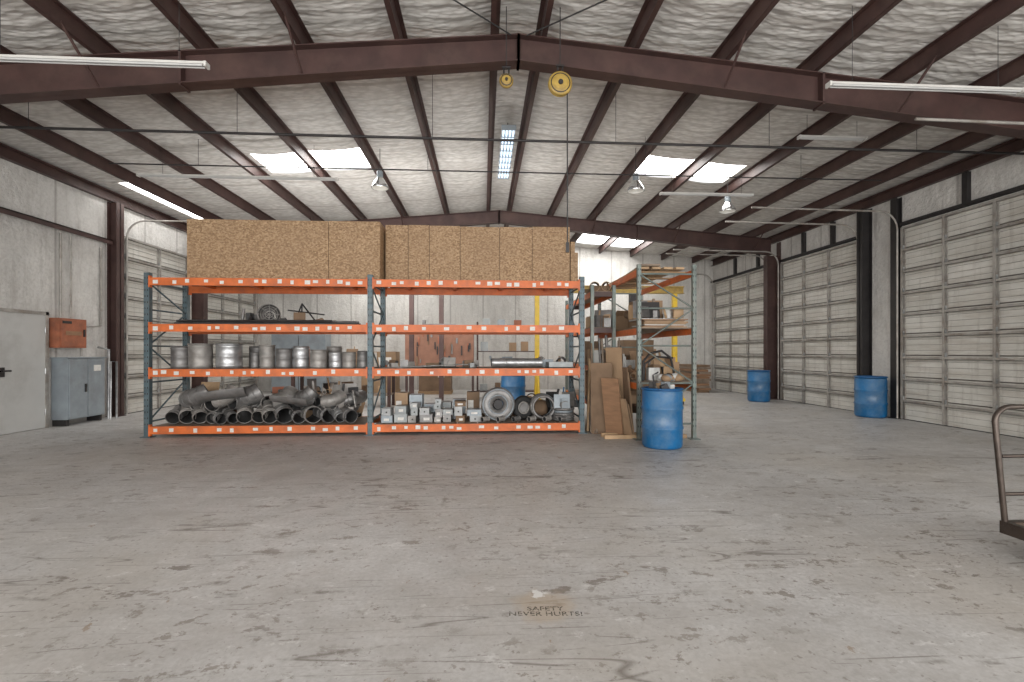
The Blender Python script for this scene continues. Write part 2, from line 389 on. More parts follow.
# ------------------------------------------------------------ sectional bay doors
def baydoor(name,x,s,ya,yb,H=4.0,k='door'):
    m=MB(name); n=9; h=H/n; t=.045
    for i in range(n):
        z0=i*h; m.b2((x+.01*s,ya,z0+.012),(x+(.01+t)*s,yb,z0+h-.012),k)
        m.b2((x+.005*s,ya,z0+h-.012),(x+(.01+t*.5)*s,yb,z0+h+.012),'doorgroove')
        for q in(1,2,3):
            zz=z0+h*q/4; m.b2((x+(.01+t)*s,ya+.05,zz-.010),(x+(.020+t)*s,yb-.05,zz+.010),k)
            m.b2((x+(.008+t)*s,ya+.05,zz-.016),(x+(.012+t)*s,yb-.05,zz-.010),'doorgroove')
        zz=z0+h-.05 if i<n-1 else z0+h-.03
        m.b2((x+(.01+t)*s,ya+.02,zz-.03),(x+(.075+t)*s,yb-.02,zz-.022),'strut')
        m.b2((x+(.067+t)*s,ya+.02,zz-.03),(x+(.075+t)*s,yb-.02,zz+.02),'strut')
    ns=max(2,int(round((yb-ya)/1.05)))
    for j in range(ns+1):
        y=ya+.03+(yb-ya-.06)*j/ns
        m.b2((x+(.01+t)*s,y-.03,.02),(x+(.03+t)*s,y+.03,H-.02),'strut')
        m.b2((x+(.075+t)*s,y-.022,.02),(x+(.083+t)*s,y+.022,H-.02),'strut')
        for i in range(1,n):
            m.box((x+(.05+t)*s,y,i*h),(.035,.05,.1),'galv')
    m.b2((x+.008*s,ya,0),(x+.06*s,yb,.015),'rubber')
    for y in(ya-.03,yb+.03):
        pts=[(x+.16*s,y,.02),(x+.16*s,y,H-.05)]
        for a in range(1,7):
            an=a/6*math.pi/2; pts.append((x+(.16+.38*(1-math.cos(an)))*s,y,H-.05+.38*math.sin(an)))
        pts.append((x+3.3*s,y,H+.36)); m.tube(pts,.02,'strut',6)
    return m.done()
baydoor('door_1',XR,-1,5.85,9.55)
baydoor('door_2',XR,-1,10.68,13.62)
baydoor('door_3',XR,-1,14.25,17.7)
baydoor('door_4',XL,1,11.3,13.6)
baydoor('door_5',XL,1,14.3,17.5)

# ------------------------------------------------------------ left wall fittings
m=MB('door_entry')
ya,yb=8.42,9.40; x=XL+.002
m.b2((x,ya-.06,0),(x+.05,ya,2.14),'strut'); m.b2((x,yb,0),(x+.05,yb+.06,2.14),'strut'); m.b2((x,ya-.06,2.08),(x+.05,yb+.06,2.14),'strut')
m.b2((x,ya,.01),(x+.035,yb,2.08),'doorp')
m.cyl((x+.05,ya+.09,1.08),(x+.12,ya+.09,1.08),.018,'black'); m.tube([(x+.12,ya+.09,1.08),(x+.12,ya+.24,1.08)],.016,'black',8)
m.b2((x+.035,ya+.01,.98),(x+.06,ya+.20,1.14),'black')
for z in(.3,1.05,1.8): m.cyl((x+.04,yb,z-.05),(x+.04,yb,z+.05),.012,'galv')
m.done()
XC=XL+.004
m=MB('electrical_cabinet')
m.b2((XC,9.56,.12),(XL+.3,10.45,1.28),'grey'); m.b2((XL+.3,9.58,.14),(XL+.315,10.0,1.26),'grey'); m.b2((XL+.3,10.02,.14),(XL+.315,10.43,1.26),'grey')
m.b2((XC,9.58,0),(XL+.26,9.64,.12),'black'); m.b2((XC,10.37,0),(XL+.26,10.43,.12),'black')
m.b2((XL+.315,9.93,.62),(XL+.34,9.96,.78),'black'); m.b2((XL+.30,10.15,1.02),(XL+.325,10.32,1.14),'label')
m.b2((XC,9.53,1.28),(XL+.33,10.48,1.30),'grey')
m.done(bevel=.004)
m=MB('fire_hose_cabinet')
m.b2((XC,9.50,1.48),(XL+.2,10.12,2.04),'redbox'); m.b2((XL+.2,9.53,1.51),(XL+.215,10.09,2.01),'redbox')
m.b2((XL+.215,9.62,1.72),(XL+.222,9.98,1.80),'ply'); m.b2((XL+.215,10.02,1.70),(XL+.24,10.05,1.84),'black')
m.b2((XL+.21,9.55,1.94),(XL+.225,9.75,1.99),'black')
m.done(bevel=.004)
m=MB('wall_conduit')
m.tube([(XL+.04,9.72,2.06),(XL+.04,9.72,3.68)],.018,'strut',8)
m.tube([(XL+.04,9.95,2.06),(XL+.04,9.95,3.68)],.014,'strut',8)
m.done()
m=MB('wall_conduit')
m.tube([(XL+.04,10.2,1.32),(XL+.04,10.2,1.9),(XL+.04,10.7,1.95),(XL+.04,10.7,3.6)],.018,'strut',8)
m.done()
m=MB('galvanised_pipe_rail')
m.tube([(XL+.25,10.62,0.0),(XL+.25,10.62,1.45),(XL+.04,10.62,1.5)],.025,'galv',8)
m.tube([(XL+.34,10.55,0.0),(XL+.34,10.55,1.2),(XL+.34,10.72,1.2),(XL+.34,10.72,0)],.02,'galv',8)
m.done()
m=MB('light_switch_plate'); m.b2((XL,8.16,1.72),(XL+.02,8.27,1.86),'black'); m.b2((XL+.02,8.2,1.76),(XL+.03,8.23,1.82),'white'); m.done()

# ------------------------------------------------------------ pallet racks
def upright_frame(m,p0,p1,z,k,w=.085):
    for p in(p0,p1):
        m.b2((p[0]-w/2,p[1]-w/2,0.012),(p[0]+w/2,p[1]+w/2,z),k)
        m.b2((p[0]-.08,p[1]-.08,0),(p[0]+.08,p[1]+.08,.012),k)
        zz=.2
        while zz<z-.05:
            for o in(-.02,.02):
                m.b2((p[0]+o-.006,p[1]-w/2-.002,zz),(p[0]+o+.006,p[1]-w/2,zz+.03),'black')
            zz+=.1
    a=Vector((p0[0],p0[1],0)); b=Vector((p1[0],p1[1],0)); zs=[.25,.9,1.5,2.1,z-.15]
    for z0 in zs: m.tube([a+Vector((0,0,z0)),b+Vector((0,0,z0))],.016,k,6)
    for i,(z0,z1) in enumerate(zip(zs,zs[1:])):
        q0,q1=(a,b) if i%2==0 else (b,a)
        m.tube([q0+Vector((0,0,z0)),q1+Vector((0,0,z1))],.014,k,6)
RXS=[-5.50,-1.90,1.70]; RF,RB=8.28,9.30
LV=[.18,1.12,1.86,2.62]
m=MB('pallet_rack')
for x in RXS: upright_frame(m,(x,RF),(x,RB),2.70,'teal')
rr=random.Random(3)
for a,b in zip(RXS,RXS[1:]):
    for z in LV:
        for y in(RF-.03,RB+.03):
            m.b2((a+.0425,y-.025,z-.125),(b-.0425,y+.025,z),'orange')
            m.b2((a+.04,y-.03,z-.16),(a+.065,y+.03,z+.03),'orange'); m.b2((b-.065,y-.03,z-.16),(b-.04,y+.03,z+.03),'orange')
        yf=RF-.055
        x=a+.15
        while x<b-.15:
            w=rr.uniform(.05,.09)
            m.box((x,yf-.001,z-.062+rr.uniform(-.015,.015)),(w,.003,rr.uniform(.045,.07)),'label')
            x+=rr.choice([.13,.2,.3,.38,.25])
        if z<2.6:
            n=10; L=(b-a-.12)/n
            for i in range(n):
                m.b2((a+.06+i*L+.01,RF-.0,z-.02),(a+.06+(i+1)*L-.01,RB,z+.0),'deck')
        else:
            for i in range(4):
                xx=a+.5+i*(b-a-1)/3; m.b2((xx-.03,RF,z-.05),(xx+.03,RB,z-.005),'orange')
m.done()

def osbbox(name,x0,x1,y0,y1,z0,z1,cuts):
    m=MB(name); t=.018
    xs=[x0]+cuts+[x1]
    for i,(a,b) in enumerate(zip(xs,xs[1:])):
        dz=rr.uniform(-.012,.012) if i else 0
        m.b2((a+.005,y0,z0),(b-.005,y0+t,z1+dz),'osb')
        m.b2((a+.004,y1-t,z0),(b-.004,y1,z1+dz),'osb')
    m.b2((x0,y0+t,z0),(x0+t,y1-t,z1),'osb'); m.b2((x1-t,y0+t,z0),(x1,y1-t,z1),'osb')
    m.b2((x0+t,y0+t,z0),(x1-t,y1-t,z0+t),'osb')
    for xx in xs:
        m.b2((max(x0+t,xx-.045),y0+t,z0+t),(min(x1-t,xx+.045),y0+t+.04,z1-.02),'cardd')
    return m.done()
osbbox('osb_crate',-5.05,-1.80,8.55,9.33,2.622,3.67,[-2.68])
osbbox('osb_crate',-1.77,1.60,8.86,9.33,2.622,3.70,[-1.36,-.98,-.42,.30,.9])
m=MB('osb_offcut'); m.b2((1.62,8.9,2.622),(1.76,9.33,3.25),'osb'); m.b2((1.62,8.9,3.25),(1.70,9.33,3.45),'osb'); m.done()

def can(m,x,y,z,r,h,k='galv'):
    m.lathe((x,y,z),[(r-.006,.01),(r-.006,h)],'inner')
    p=[(0,0.001),(r,0.001)]
    for t in(.12,.5,.88): p+=[(r,h*t-.012),(r+.007,h*t),(r,h*t+.012)]
    p+=[(r,h),(r-.006,h)]; m.lathe((x,y,z),p,k)
z3=LV[1]+.001
i=0
for px_,r,h,k in [(-5.12,.15,.38,'galvd'),(-4.80,.18,.42,'galvb'),(-4.33,.20,.42,'galv'),(-3.90,.07,.28,'galvd'),(-3.70,.12,.40,'galvb'),(-3.42,.13,.34,'galvd'),(-3.13,.13,.38,'galv'),
                (-2.84,.14,.32,'galvb'),(-2.55,.11,.28,'galv'),(-2.32,.11,.28,'galvb'),(-2.08,.10,.30,'galvd'),
                (-4.55,.14,.36,'galvd'),(-4.05,.14,.38,'galvd'),(-3.3,.13,.36,'galvd'),(-2.7,.13,.38,'galvb'),(-5.2,.11,.36,'galvd')]:
    m=MB('duct_collar'); yy=8.52 if i<11 else 8.95; can(m,px_,yy,z3,r,h,k)
    if i in(1,2,4): m.torus((px_,yy,z3+h-.01),(0,0,1),r+.004,.012,k)
    m.done(); i+=1
m=MB('sheet_metal_pieces')
for a in range(7):
    x=-1.5+a*.20; R=RotZ(rr.uniform(-.4,.4))
    m.box((x,8.80+rr.uniform(-.1,.1),z3+.004+a*.009),(.45,.35,.006),'galvd' if a%2 else 'galvb',R)
m.done()
m=MB('round_duct_length'); m.pipe([(.15,8.6,z3+.088),(1.05,8.72,z3+.088)],.08,'galv'); m.torus((.4,8.633,z3+.088),(.9,.12,0),.083,.006,'galv'); m.done()
m=MB('round_duct_length'); m.pipe([(.2,8.95,z3+.068),(.95,9.05,z3+.068)],.06,'galvd'); m.done()
m=MB('scrap_fittings_tray')
m.b2((1.15,8.5,z3),(1.6,8.95,z3+.01),'boxg')
for a in((1.15,8.5,1.6,8.51),(1.15,8.94,1.6,8.95),(1.15,8.5,1.16,8.95),(1.59,8.5,1.6,8.95)): m.b2((a[0],a[1],z3),(a[2],a[3],z3+.1),'boxg')
for a in range(6): m.cyl((1.22+.06*a,8.6,z3+.03),(1.24+.06*a,8.85,z3+.03),.02,'galvd')
m.done()
def clutter(name,x0,x1,y0,y1,z,hmax,n,pal,seed=1,flat=False):
    r_=random.Random(seed); m=MB(name)
    for i in range(n):
        x=r_.uniform(x0,x1); y=r_.uniform(y0,y1); k=r_.choice(pal); q=r_.random(); h=r_.uniform(.35,1)*hmax
        R=RotZ(r_.uniform(-.7,.7))
        if q<.35:
            w,d=r_.uniform(.06,.2),r_.uniform(.06,.2); m.box((x,y,z+h/2*.7),(w,d,h*.7),k,R)
        elif q<.6:
            a=r_.uniform(-.5,.5); L=h*1.1; m.cyl((x,y,z),(x+a*L*.6,y+r_.uniform(0,.1),z+L*.85),r_.uniform(.012,.03),k,seg=8)
        elif q<.8:
            rad=r_.uniform(.04,.09); L=r_.uniform(.15,.35); an=r_.uniform(-.6,.6)
            m.pipe([(x,y,z+rad+.008),(x+L*math.sin(an),y+L*math.cos(an),z+rad+.008+r_.uniform(0,h*.4))],rad,k,seg=12)
        else:
            w=r_.uniform(.15,.35); t=.012; m.box((x,y,z+h*.45),(w,t,h*.85),k,R@RotX(-.2))
    return m.done()
clutter('scrap_metal_fittings',-1.7,-.1,8.85,9.15,z3,.22,18,['galvd','galvb','black','cardd','boxg'],5)
z2=LV[2]+.001
m=MB('axial_blower')
m.lathe((-3.85,8.95,z2+.2),[(.10,-.14),(.19,-.12),(.19,.12),(.18,.12),(.18,-.10)],'galvd',axis=(0.35,-1,.1))
for R_ in(.06,.1,.14,.18): m.torus((-3.80,8.83,z2+.21),(0.35,-1,.1),R_,.006,'galvb',24,6)
for a in range(8):
    an=a*math.pi/4; d=Vector((math.cos(an),.35*math.cos(an),math.sin(an)))*.18
    m.tube([(-3.80,8.83,z2+.21),Vector((-3.80,8.83,z2+.21))+d],.006,'galvb',5)
m.cyl((-3.85,8.97,z2+.2),(-3.95,9.2,z2+.2),.07,'black')
m.b2((-4.0,8.85,z2),(-3.7,9.1,z2+.03),'black')
m.done()
m=MB('pipe_bundle')
for a in range(14):
    y=8.42+.055*(a%7); z=z2+.022+.043*(a//7)
    m.tube([(-5.2+rr.uniform(0,.2),y+.02,z),(-2.4+rr.uniform(-.4,.3),y+rr.uniform(-.02,.02),z)],.021,rr.choice(['black','galvd','inner']),8)
m.done()
m=MB('tripod_stand')
for a in(-.25,0,.25): m.tube([(-3.3+a,9.0+abs(a),z2+.0),(-3.3,9.02,z2+.42)],.014,'black',6)
m.tube([(-3.55,9.02,z2+.3),(-2.9,9.02,z2+.22)],.014,'black',6); m.done()
clutter('pipe_fittings_heap',-4.35,-3.1,8.85,9.15,z2,.36,14,['black','galvd','inner','galvd','cardd'],8)
clutter('pipe_fittings_heap',-5.2,-4.5,8.8,9.15,z2,.15,6,['black','galvd','label'],9)
m=MB('downspout_bracket'); m.b2((-1.1,8.8,z2),(-.5,8.95,z2+.05),'galvd'); m.b2((-1.1,8.8,z2+.05),(-1.05,8.95,z2+.12),'galvd'); m.done()

# bottom shelf left : messy duct pipes and elbows
z0=LV[0]+.001
m=MB('duct_pipe_pile')
rp_=random.Random(11)
x=-5.30
while x<-2.25:
    r=rp_.choice([.10,.12,.14,.11,.09]); x+=r
    lean=rp_.uniform(-.75,-.1); L=rp_.uniform(.45,.75); lift=rp_.uniform(.02,.22)
    p0=Vector((x,8.36+rp_.uniform(0,.10),z0+r+.008)); p1=p0+Vector((lean*L,L*.8,lift))
    p1.x=max(p1.x,-5.25); p1.y=min(p1.y,9.15)
    k=rp_.choice(['galvb','galvd','galvb','galv','galvd'])
    m.pipe([p0,p1],r,k)
    for t in(.12,.5): m.torus(p0.lerp(p1,t),p1-p0,r+.003,.007,k,20,6)
    x+=r*.9
x=-5.2
while x<-2.2:
    r=rp_.choice([.09,.12,.10,.13]); x+=r
    p0=Vector((x,8.48+rp_.uniform(0,.15),z0+.27+r*.5+rp_.uniform(0,.05))); p1=p0+Vector((rp_.uniform(-.45,.35),rp_.uniform(.35,.5),rp_.uniform(-.08,.10)))
    p1.x=min(max(p1.x,-5.25),-2.1); p1.y=min(p1.y,9.15)
    m.pipe([p0,p1],r,rp_.choice(['galvb','galvd','galvb','galvd','inner']))
    x+=r*1.5
m.done()
def elbow(m,x,y,z,r,R,ang,rz,k,up=0.0,tilt=0):
    pts=[]; Q=RotZ(rz)@RotX(tilt)
    for i in range(9):
        a=ang*i/8; v=Q@Vector((R*math.sin(a),R*(1-math.cos(a)),0))
        pts.append((x+v.x,y+v.y,z+v.z+up*i/8))
    m.pipe(pts,r,k,seg=20)
    for i in(2,4,6):
        d=Vector(pts[i+1])-Vector(pts[i-1]); m.torus(pts[i],d,r+.002,.007,k,20,6)
m=MB('duct_elbow_pile')
for (x,y,z,r,R,ang,rz,ti,k) in [(-5.05,8.62,.42,.15,.28,1.5,-.9,.5,'galvd'),(-4.55,8.55,.40,.13,.26,1.4,-.2,1.0,'galvb'),(-4.15,8.7,.44,.17,.25,1.2,-.6,.6,'galvd'),
      (-3.6,8.55,.38,.12,.24,1.5,.2,.8,'galvb'),(-3.2,8.62,.40,.13,.26,1.3,-.7,.9,'galvd'),(-2.75,8.55,.36,.11,.22,1.5,-.3,.5,'galvb'),(-2.45,8.72,.36,.10,.2,1.2,.1,1.0,'galvd')]:
    elbow(m,x,y,z0+z,r,R,ang,rz,k,0,ti)
m.done()
m=MB('half_round_gutter')
for (x,y,z,r,L,an,ti) in [(-4.75,8.42,z0+.42,.20,.75,.12,-.12),(-3.55,8.42,z0+.38,.15,.65,-.15,.1)]:
    vs=[];n=14; Q=RotZ(an)@RotY(ti)
    for rad in(r,r-.008):
      for e in(0,1):
        for i in range(n+1):
            a=math.pi*i/n; v=Q@Vector((e*L,rad*math.cos(a),-rad*.85*math.sin(a)+.12)); vs.append((x+v.x,y+v.y,z+v.z))
    F=[(i,i+1,n+2+i,n+1+i) for i in range(n)]; o=2*(n+1)
    F+=[(o+i,o+n+1+i,o+n+2+i,o+i+1) for i in range(n)]
    m.add(vs,F,'galvd',True)
m.done()
clutter('timber_offcut_heap',-5.2,-3.6,9.0,9.2,z0,.8,16,['wood','ply','card','redbox','wood'],21)
clutter('scrap_metal_heap',-5.0,-2.2,8.6,8.95,z0+.25,.5,24,['galvd','galvb','inner','galvd','black','galvb'],31)
clutter('scrap_metal_heap',-3.4,-2.1,9.0,9.2,z0,.75,14,['galvd','white','card','galvb'],32)
m=MB('junction_box_stack')
x=-1.78
while x<-.12:
    w=rr.uniform(.14,.27); zz=z0
    for lev in range(rr.choice([2,3,3,4,4])):
        h=rr.uniform(.07,.16); d=rr.uniform(.2,.32); y=8.42+rr.uniform(0,.09); ww=w*rr.uniform(.7,1); ox=rr.uniform(0,w-ww)
        k=rr.choice(['boxg','boxg','boxl','galvd','boxg','cardd','grey','galvb'])
        R=RotZ(rr.uniform(-.12,.12)); cx=x+ox+ww/2; cyy=y+d/2
        m.box((cx,cyy,zz+(h-.012)/2),(ww-.01,d,h-.012),k,R); m.box((cx,cyy,zz+h-.006),(ww,d+.01,.012),k,R)
        if rr.random()<.5: m.cyl((cx,y-.004,zz+h*.45),(cx,y+.001,zz+h*.45),.015,'inner',seg=12)
        else: m.b2((cx-ww*.2,y-.004,zz+h*.25),(cx+ww*.25,y+.001,zz+h*.6),'label')
        zz+=h
    x+=w+.012
m.done()
m=MB('storage_carton_row')
for a in range(7):
    x=-1.6+a*.26; h=rr.uniform(.2,.5); m.b2((x,8.86,z0),(x+.23,9.15,z0+h),rr.choice(['cardd','boxg','card','grey'])); m.b2((x+.02,8.855,z0+h*.4),(x+.12,8.86,z0+h*.7),'label')
m.done()
def flange(m,x,y,z,r,w,k,ax=(0,-1,0),ik='galvd'):
    m.lathe((x,y,z),[(r*.35,0),(r*.98,0),(r,.01),(r,w),(r*.98,w+.01),(r*.35,w+.01),(r*.3,w*.5),(r*.35,0)],k,axis=ax)
    m.torus(Vector((x,y,z))+Vector(ax)*(w+.012),ax,r*.9,.012,ik); m.torus(Vector((x,y,z))+Vector(ax)*(w+.012),ax,r*.55,.01,ik)
m=MB('cable_spool'); flange(m,.26,8.62,z0+.30,.295,.16,'galvd',ik='grey'); m.cyl((.26,8.66,z0+.30),(.26,8.44,z0+.30),.08,'black'); m.done()
m=MB('rubber_tyre')
m.torus((.72,8.66,z0+.22),(.35,-.95,.1),.155,.062,'rubber',32,12); m.torus((.72,8.62,z0+.22),(.35,-.95,.1),.10,.02,'galvb'); m.cyl((.72,8.7,z0+.22),(.74,8.62,z0+.22),.09,'galvd'); m.done()
m=MB('wire_coil')
for q in range(8): m.torus((1.06+rr.uniform(-.01,.01),8.5+q*.035,z0+.245),(.1,-1,.12),.20+rr.uniform(-.012,.012),.022,rr.choice(['galvd','black','strut','grey']),28,6)
m.done()
m=MB('wire_coil')
for q in range(5): m.torus((1.42,8.6,z0+.03+q*.045),(0,0,1),.18+rr.uniform(-.02,.015),.025,rr.choice(['galvd','grey','black']),24,6)
m.done()
m=MB('duffel_bag')
m.lathe((.9,9.0,z0+.17),[(0,-.3),(.13,-.28),(.16,-.2),(.165,0),(.16,.2),(.13,.28),(0,.3)],'cardd',axis=(1,0,0)); m.torus((.9,8.99,z0+.34),(0,-1,0),.1,.012,'black'); m.done()
m=MB('pvc_sleeve_row')
for a in range(6):
    x=-.02+a*.27; m.pipe([(x,8.34,z0+.055),(x+.1,8.42,z0+.06)],.045,rr.choice(['boxl','galvd','galvb']),seg=14)
m.done()
clutter('cable_and_parts_heap',.1,1.6,8.85,9.15,z0,.6,24,['black','galvd','card','grey','rubber','white','blue','cardd'],44)
clutter('cable_and_parts_heap',1.2,1.62,8.4,8.9,z0+.2,.4,10,['black','galvd','grey','rubber','galvb'],45)
clutter('hand_tools_heap',.1,1.6,8.8,9.15,z3,.22,12,['black','galvd','grey','card'],46)

# ------------------------------------------------------------ second rack, end-on
AX0,AX1,AY0,AY1=2.48,3.38,7.58,10.2
m=MB('end_on_rack')
for y in(AY0,AY1): upright_frame(m,(AX0,y),(AX1,y),2.80,'green',.06)
for z in(.9,1.78,2.72):
    for x in(AX0,AX1):
        m.b2((x-.022,AY0+.03,z-.10),(x+.022,AY1-.03,z),'orange')
for z in(.9,1.78):
    for i in range(9):
        y=AY0+.05+i*(AY1-AY0-.1)/9; m.b2((AX0-.02,y,z),(AX1+.02,y+.26,z+.018),'deck')
for i in range(4):
    y=AY0+.3+i*.65; m.b2((AX0,y,2.72),(AX1,y+.09,2.74),'wood')
m.done()
BX0,BX1,BY0,BY1=1.98,2.38,8.7,11.4
m=MB('timber_shelf_rack')
for x in(BX0,BX1):
    for y in(BY0,BY1): m.b2((x-.03,y-.03,0),(x+.03,y+.03,2.62),'green')
for z in(.5,1.15,1.84,2.5):
    for x in(BX0,BX1): m.b2((x-.02,BY0+.03,z-.09),(x+.02,BY1-.03,z),'orange')
    for y in(BY0,BY1): m.b2((BX0+.03,y-.02,z-.09),(BX1-.03,y+.02,z),'brown')
    m.b2((BX0-.02,BY0+.04,z),(BX1+.02,BY1-.04,z+.015),'deck')
m.done()
def carton(m,x,y,z,w,d,h,k='card',rot=0,op=False):
    R=RotZ(rot); t=.008; zc=z+h/2
    if op:
        for sx in(-1,1):
            m.box(Vector((x,y,zc))+R@Vector((sx*(w/2-t/2),0,0)),(t,d,h),k,R); m.box(Vector((x,y,zc))+R@Vector((0,sx*(d/2-t/2),0)),(w-2*t,t,h),k,R)
            m.box(Vector((x,y,z+h+.05))+R@Vector((sx*(w/2+.05),0,0)),(.15,d*.95,t),k,R@RotY(sx*-.75))
            m.box(Vector((x,y,z+h+.03))+R@Vector((0,sx*(d/2+.055),0)),(w*.95,.15,t),k,R@RotX(sx*.6))
        m.box((x,y,z+t/2),(w-2*t,d-2*t,t),k,R)
    else:
        m.box((x,y,zc),(w,d,h),k,R); m.box((x,y,z+h+.0015),(w*.98,.05,.003),'ply',R)
    m.box(Vector((x,y,z+h*.55))+R@Vector((w*.2,-d/2-.001,0)),(w*.2,.003,h*.2),'label',R)
for (x,y,z,w,d,h,k,r_,op) in [(3.05,8.95,1.799,.5,.45,.55,'card',0,False),(2.8,9.5,1.799,.6,.5,.32,'card',.1,True),
                          (2.85,9.75,.919,.6,.5,.42,'cardd',0,False)]:
    m=MB('cardboard_box'); carton(m,x,y,z,w,d,h,k,r_,op); m.done()
m=MB('flattened_cartons')
for a in range(9):
    m.box((2.92+rr.uniform(-.04,.04),8.0+rr.uniform(-.05,.05),1.799+.008+a*.017),(.78-rr.uniform(0,.15),.7-rr.uniform(0,.15),.014),rr.choice(['card','cardd','ply','cloth']),RotZ(rr.uniform(-.08,.08)))
m.done()
clutter('loose_sheet_goods',2.52,2.85,7.7,8.7,1.96,.36,22,['card','wood','deck','cloth','galvd','black','cardd'],51)
clutter('loose_sheet_goods',2.95,3.3,7.75,8.5,1.96,.30,12,['card','wood','deck','cloth','card'],57)
clutter('loose_parts_heap',2.55,3.3,8.1,9.3,.919,.6,50,['card','wood','cardd','cloth','galvd','black','ply','card'],52)
m=MB('rag_heap')
for a in range(16):
    x=3.08+rr.uniform(-.14,.14); y=7.85+rr.uniform(-.12,.12); r=rr.uniform(.06,.10)
    m.lathe((x,y,.92+r*.6),[(0,-r*.6),(r*.8,-r*.45),(r,0),(r*.7,r*.5),(0,r*.7)],rr.choice(['cloth','cloth','card','grey','black']),axis=(rr.uniform(-.5,.5),rr.uniform(-.5,.5),1),seg=9)
m.done()
m=MB('black_bent_tubing')
m.tube([(2.60,7.75,.93),(2.62,7.78,1.25),(2.75,7.82,1.38),(2.95,7.85,1.42),(3.12,7.88,1.30),(3.2,7.9,.95)],.02,'black',8)
m.tube([(2.7,8.0,.93),(2.72,8.0,1.2),(2.9,8.0,1.32),(3.2,8.0,1.3)],.018,'black',8)
m.done()
m=MB('long_timber_boards')
for a in range(4): m.box((2.6+a*.17,8.9,2.741+.018),(.14,2.5,.036),'wood',RotZ(.02*a))
m.box((2.75,8.7,2.80),(.3,2.2,.03),'deck',RotZ(-.06))
m.done()
def lean(name,x,y,w,h,t,tilt,rz,k,n=1,k2='cardd'):
    m=MB(name)
    for i in range(n):
        R=RotZ(rz)@RotY(tilt)
        off=RotZ(rz)@Vector((i*(t+.012),0,0))
        sh=1-.07*i
        c=R@Vector((0,0,h*sh/2))
        m.box(Vector((x,y,t*.5*abs(math.sin(tilt))))+off+c,(t,w*sh,h*sh),k if i%2==0 else k2,R)
    return m.done()
lean('cardboard_sheet_stack',2.02,8.12,.36,1.22,.02,-.08,1.15,'cardd',3,'ply')
lean('cardboard_sheet_stack',2.18,7.92,.32,.98,.015,-.16,.75,'ply',4,'card')
lean('cardboard_sheet_stack',2.36,7.80,.28,.66,.015,-.22,.35,'card',3,'cardd')
lean('cardboard_sheet_stack',2.28,8.14,.34,1.48,.012,-.06,.6,'card',2,'cardd')
lean('cardboard_sheet_stack',2.44,7.98,.30,1.15,.012,-.10,.2,'cardd',2,'card')
m=MB('timber_offcuts')
ro=random.Random(5)
for a in range(34):
    x=1.82+a*.021; h=ro.uniform(.6,1.7); tx=ro.uniform(-.08,.14)
    m.tube([(x,8.24+ro.uniform(-.12,.15),.02),(x+tx,8.55,h)],ro.uniform(.010,.03),ro.choice(['wood','ply','deck','cardd','white','black','galvd','deck']),4)
m.done()
m=MB('mixed_floor_cartons')
carton(m,2.95,8.5,0,.55,.5,.45,'cardd',.1); carton(m,2.9,9.2,0,.6,.6,.6,'card',0,True); carton(m,2.85,9.85,0,.5,.5,.4,'cardd',0); m.done()
clutter('loose_parts_heap',2.45,3.3,7.95,8.2,0.001,.6,26,['card','wood','cardd','galvd','black','white'],53)
m=MB('timber_skid')
for y in(7.66,7.86): m.b2((1.95,y,0),(3.3,y+.07,.06),'wood')
m.done()
m=MB('shelved_cartons')
for (x,y,z,w,d,h,k) in [(2.18,9.0,.516,.34,.5,.35,'cardd'),(2.18,9.0,1.166,.34,.5,.30,'card'),(2.18,9.7,1.166,.34,.5,.45,'cardd'),(2.18,9.1,1.856,.34,.6,.22,'wood'),(2.18,9.7,.516,.34,.6,.5,'ply')]:
    carton(m,x,y,z,w,d,h,k)
m.done()
clutter('loose_parts_heap',2.02,2.34,8.75,9.2,2.516,.2,8,['card','wood','cardd','galvd'],54)
clutter('loose_parts_heap',2.02,2.34,8.72,8.85,1.856,.4,9,['card','wood','cardd','galvd','black'],55)
clutter('loose_parts_heap',2.02,2.34,8.72,8.80,1.166,.45,9,['card','wood','cardd','black','white'],56)

# ------------------------------------------------------------ blue drums
def drum(x,y,junk=False):
    m=MB('blue_drum'); r=.29; h=.88
    p=[(0,.004),(r-.03,.004),(r-.01,.02),(r,.06),(r,.27),(r+.012,.285),(r+.012,.305),(r,.32),(r,.56),(r+.012,.575),(r+.012,.595),(r,.61),(r,h-.07),(r-.012,h-.045)]
    m.lathe((x,y,0),p,'blue',seg=40)
    m.torus((x,y,h-.02),(0,0,1),r-.006,.018,'bluer',40,8)
    if junk:
        m.lathe((x,y,0),[(r-.015,h-.03),(r-.02,.6),(0,.6)],'bluer',seg=40)
        for a in range(10):
            an=rr.uniform(0,6.28); q=rr.uniform(.0,.15)
            m.box((x+q*math.cos(an),y+q*math.sin(an),h-.06+rr.uniform(0,.08)),(rr.uniform(.04,.10),.10,rr.uniform(.12,.22)),rr.choice(['card','cloth','black','deck','grey','black']),RotZ(an)@RotX(rr.uniform(-.5,.5)))
        m.tube([(x-.1,y,h-.2),(x-.13,y+.02,h+.18),(x-.05,y+.02,h+.22)],.012,'black',6)
    else:
        m.lathe((x,y,0),[(r-.015,h-.02),(r-.03,h-.035),(0,h-.035)],'bluer',seg=40)
        for s_ in(-1,1): m.cyl((x+s_*.17,y,h-.036),(x+s_*.17,y,h-.012),.035,'black',seg=16)
    return m.done()
drum(2.64,7.0,junk=True)
drum(8.37,9.98)
drum(7.82,13.3)
drum(.72,11.6)

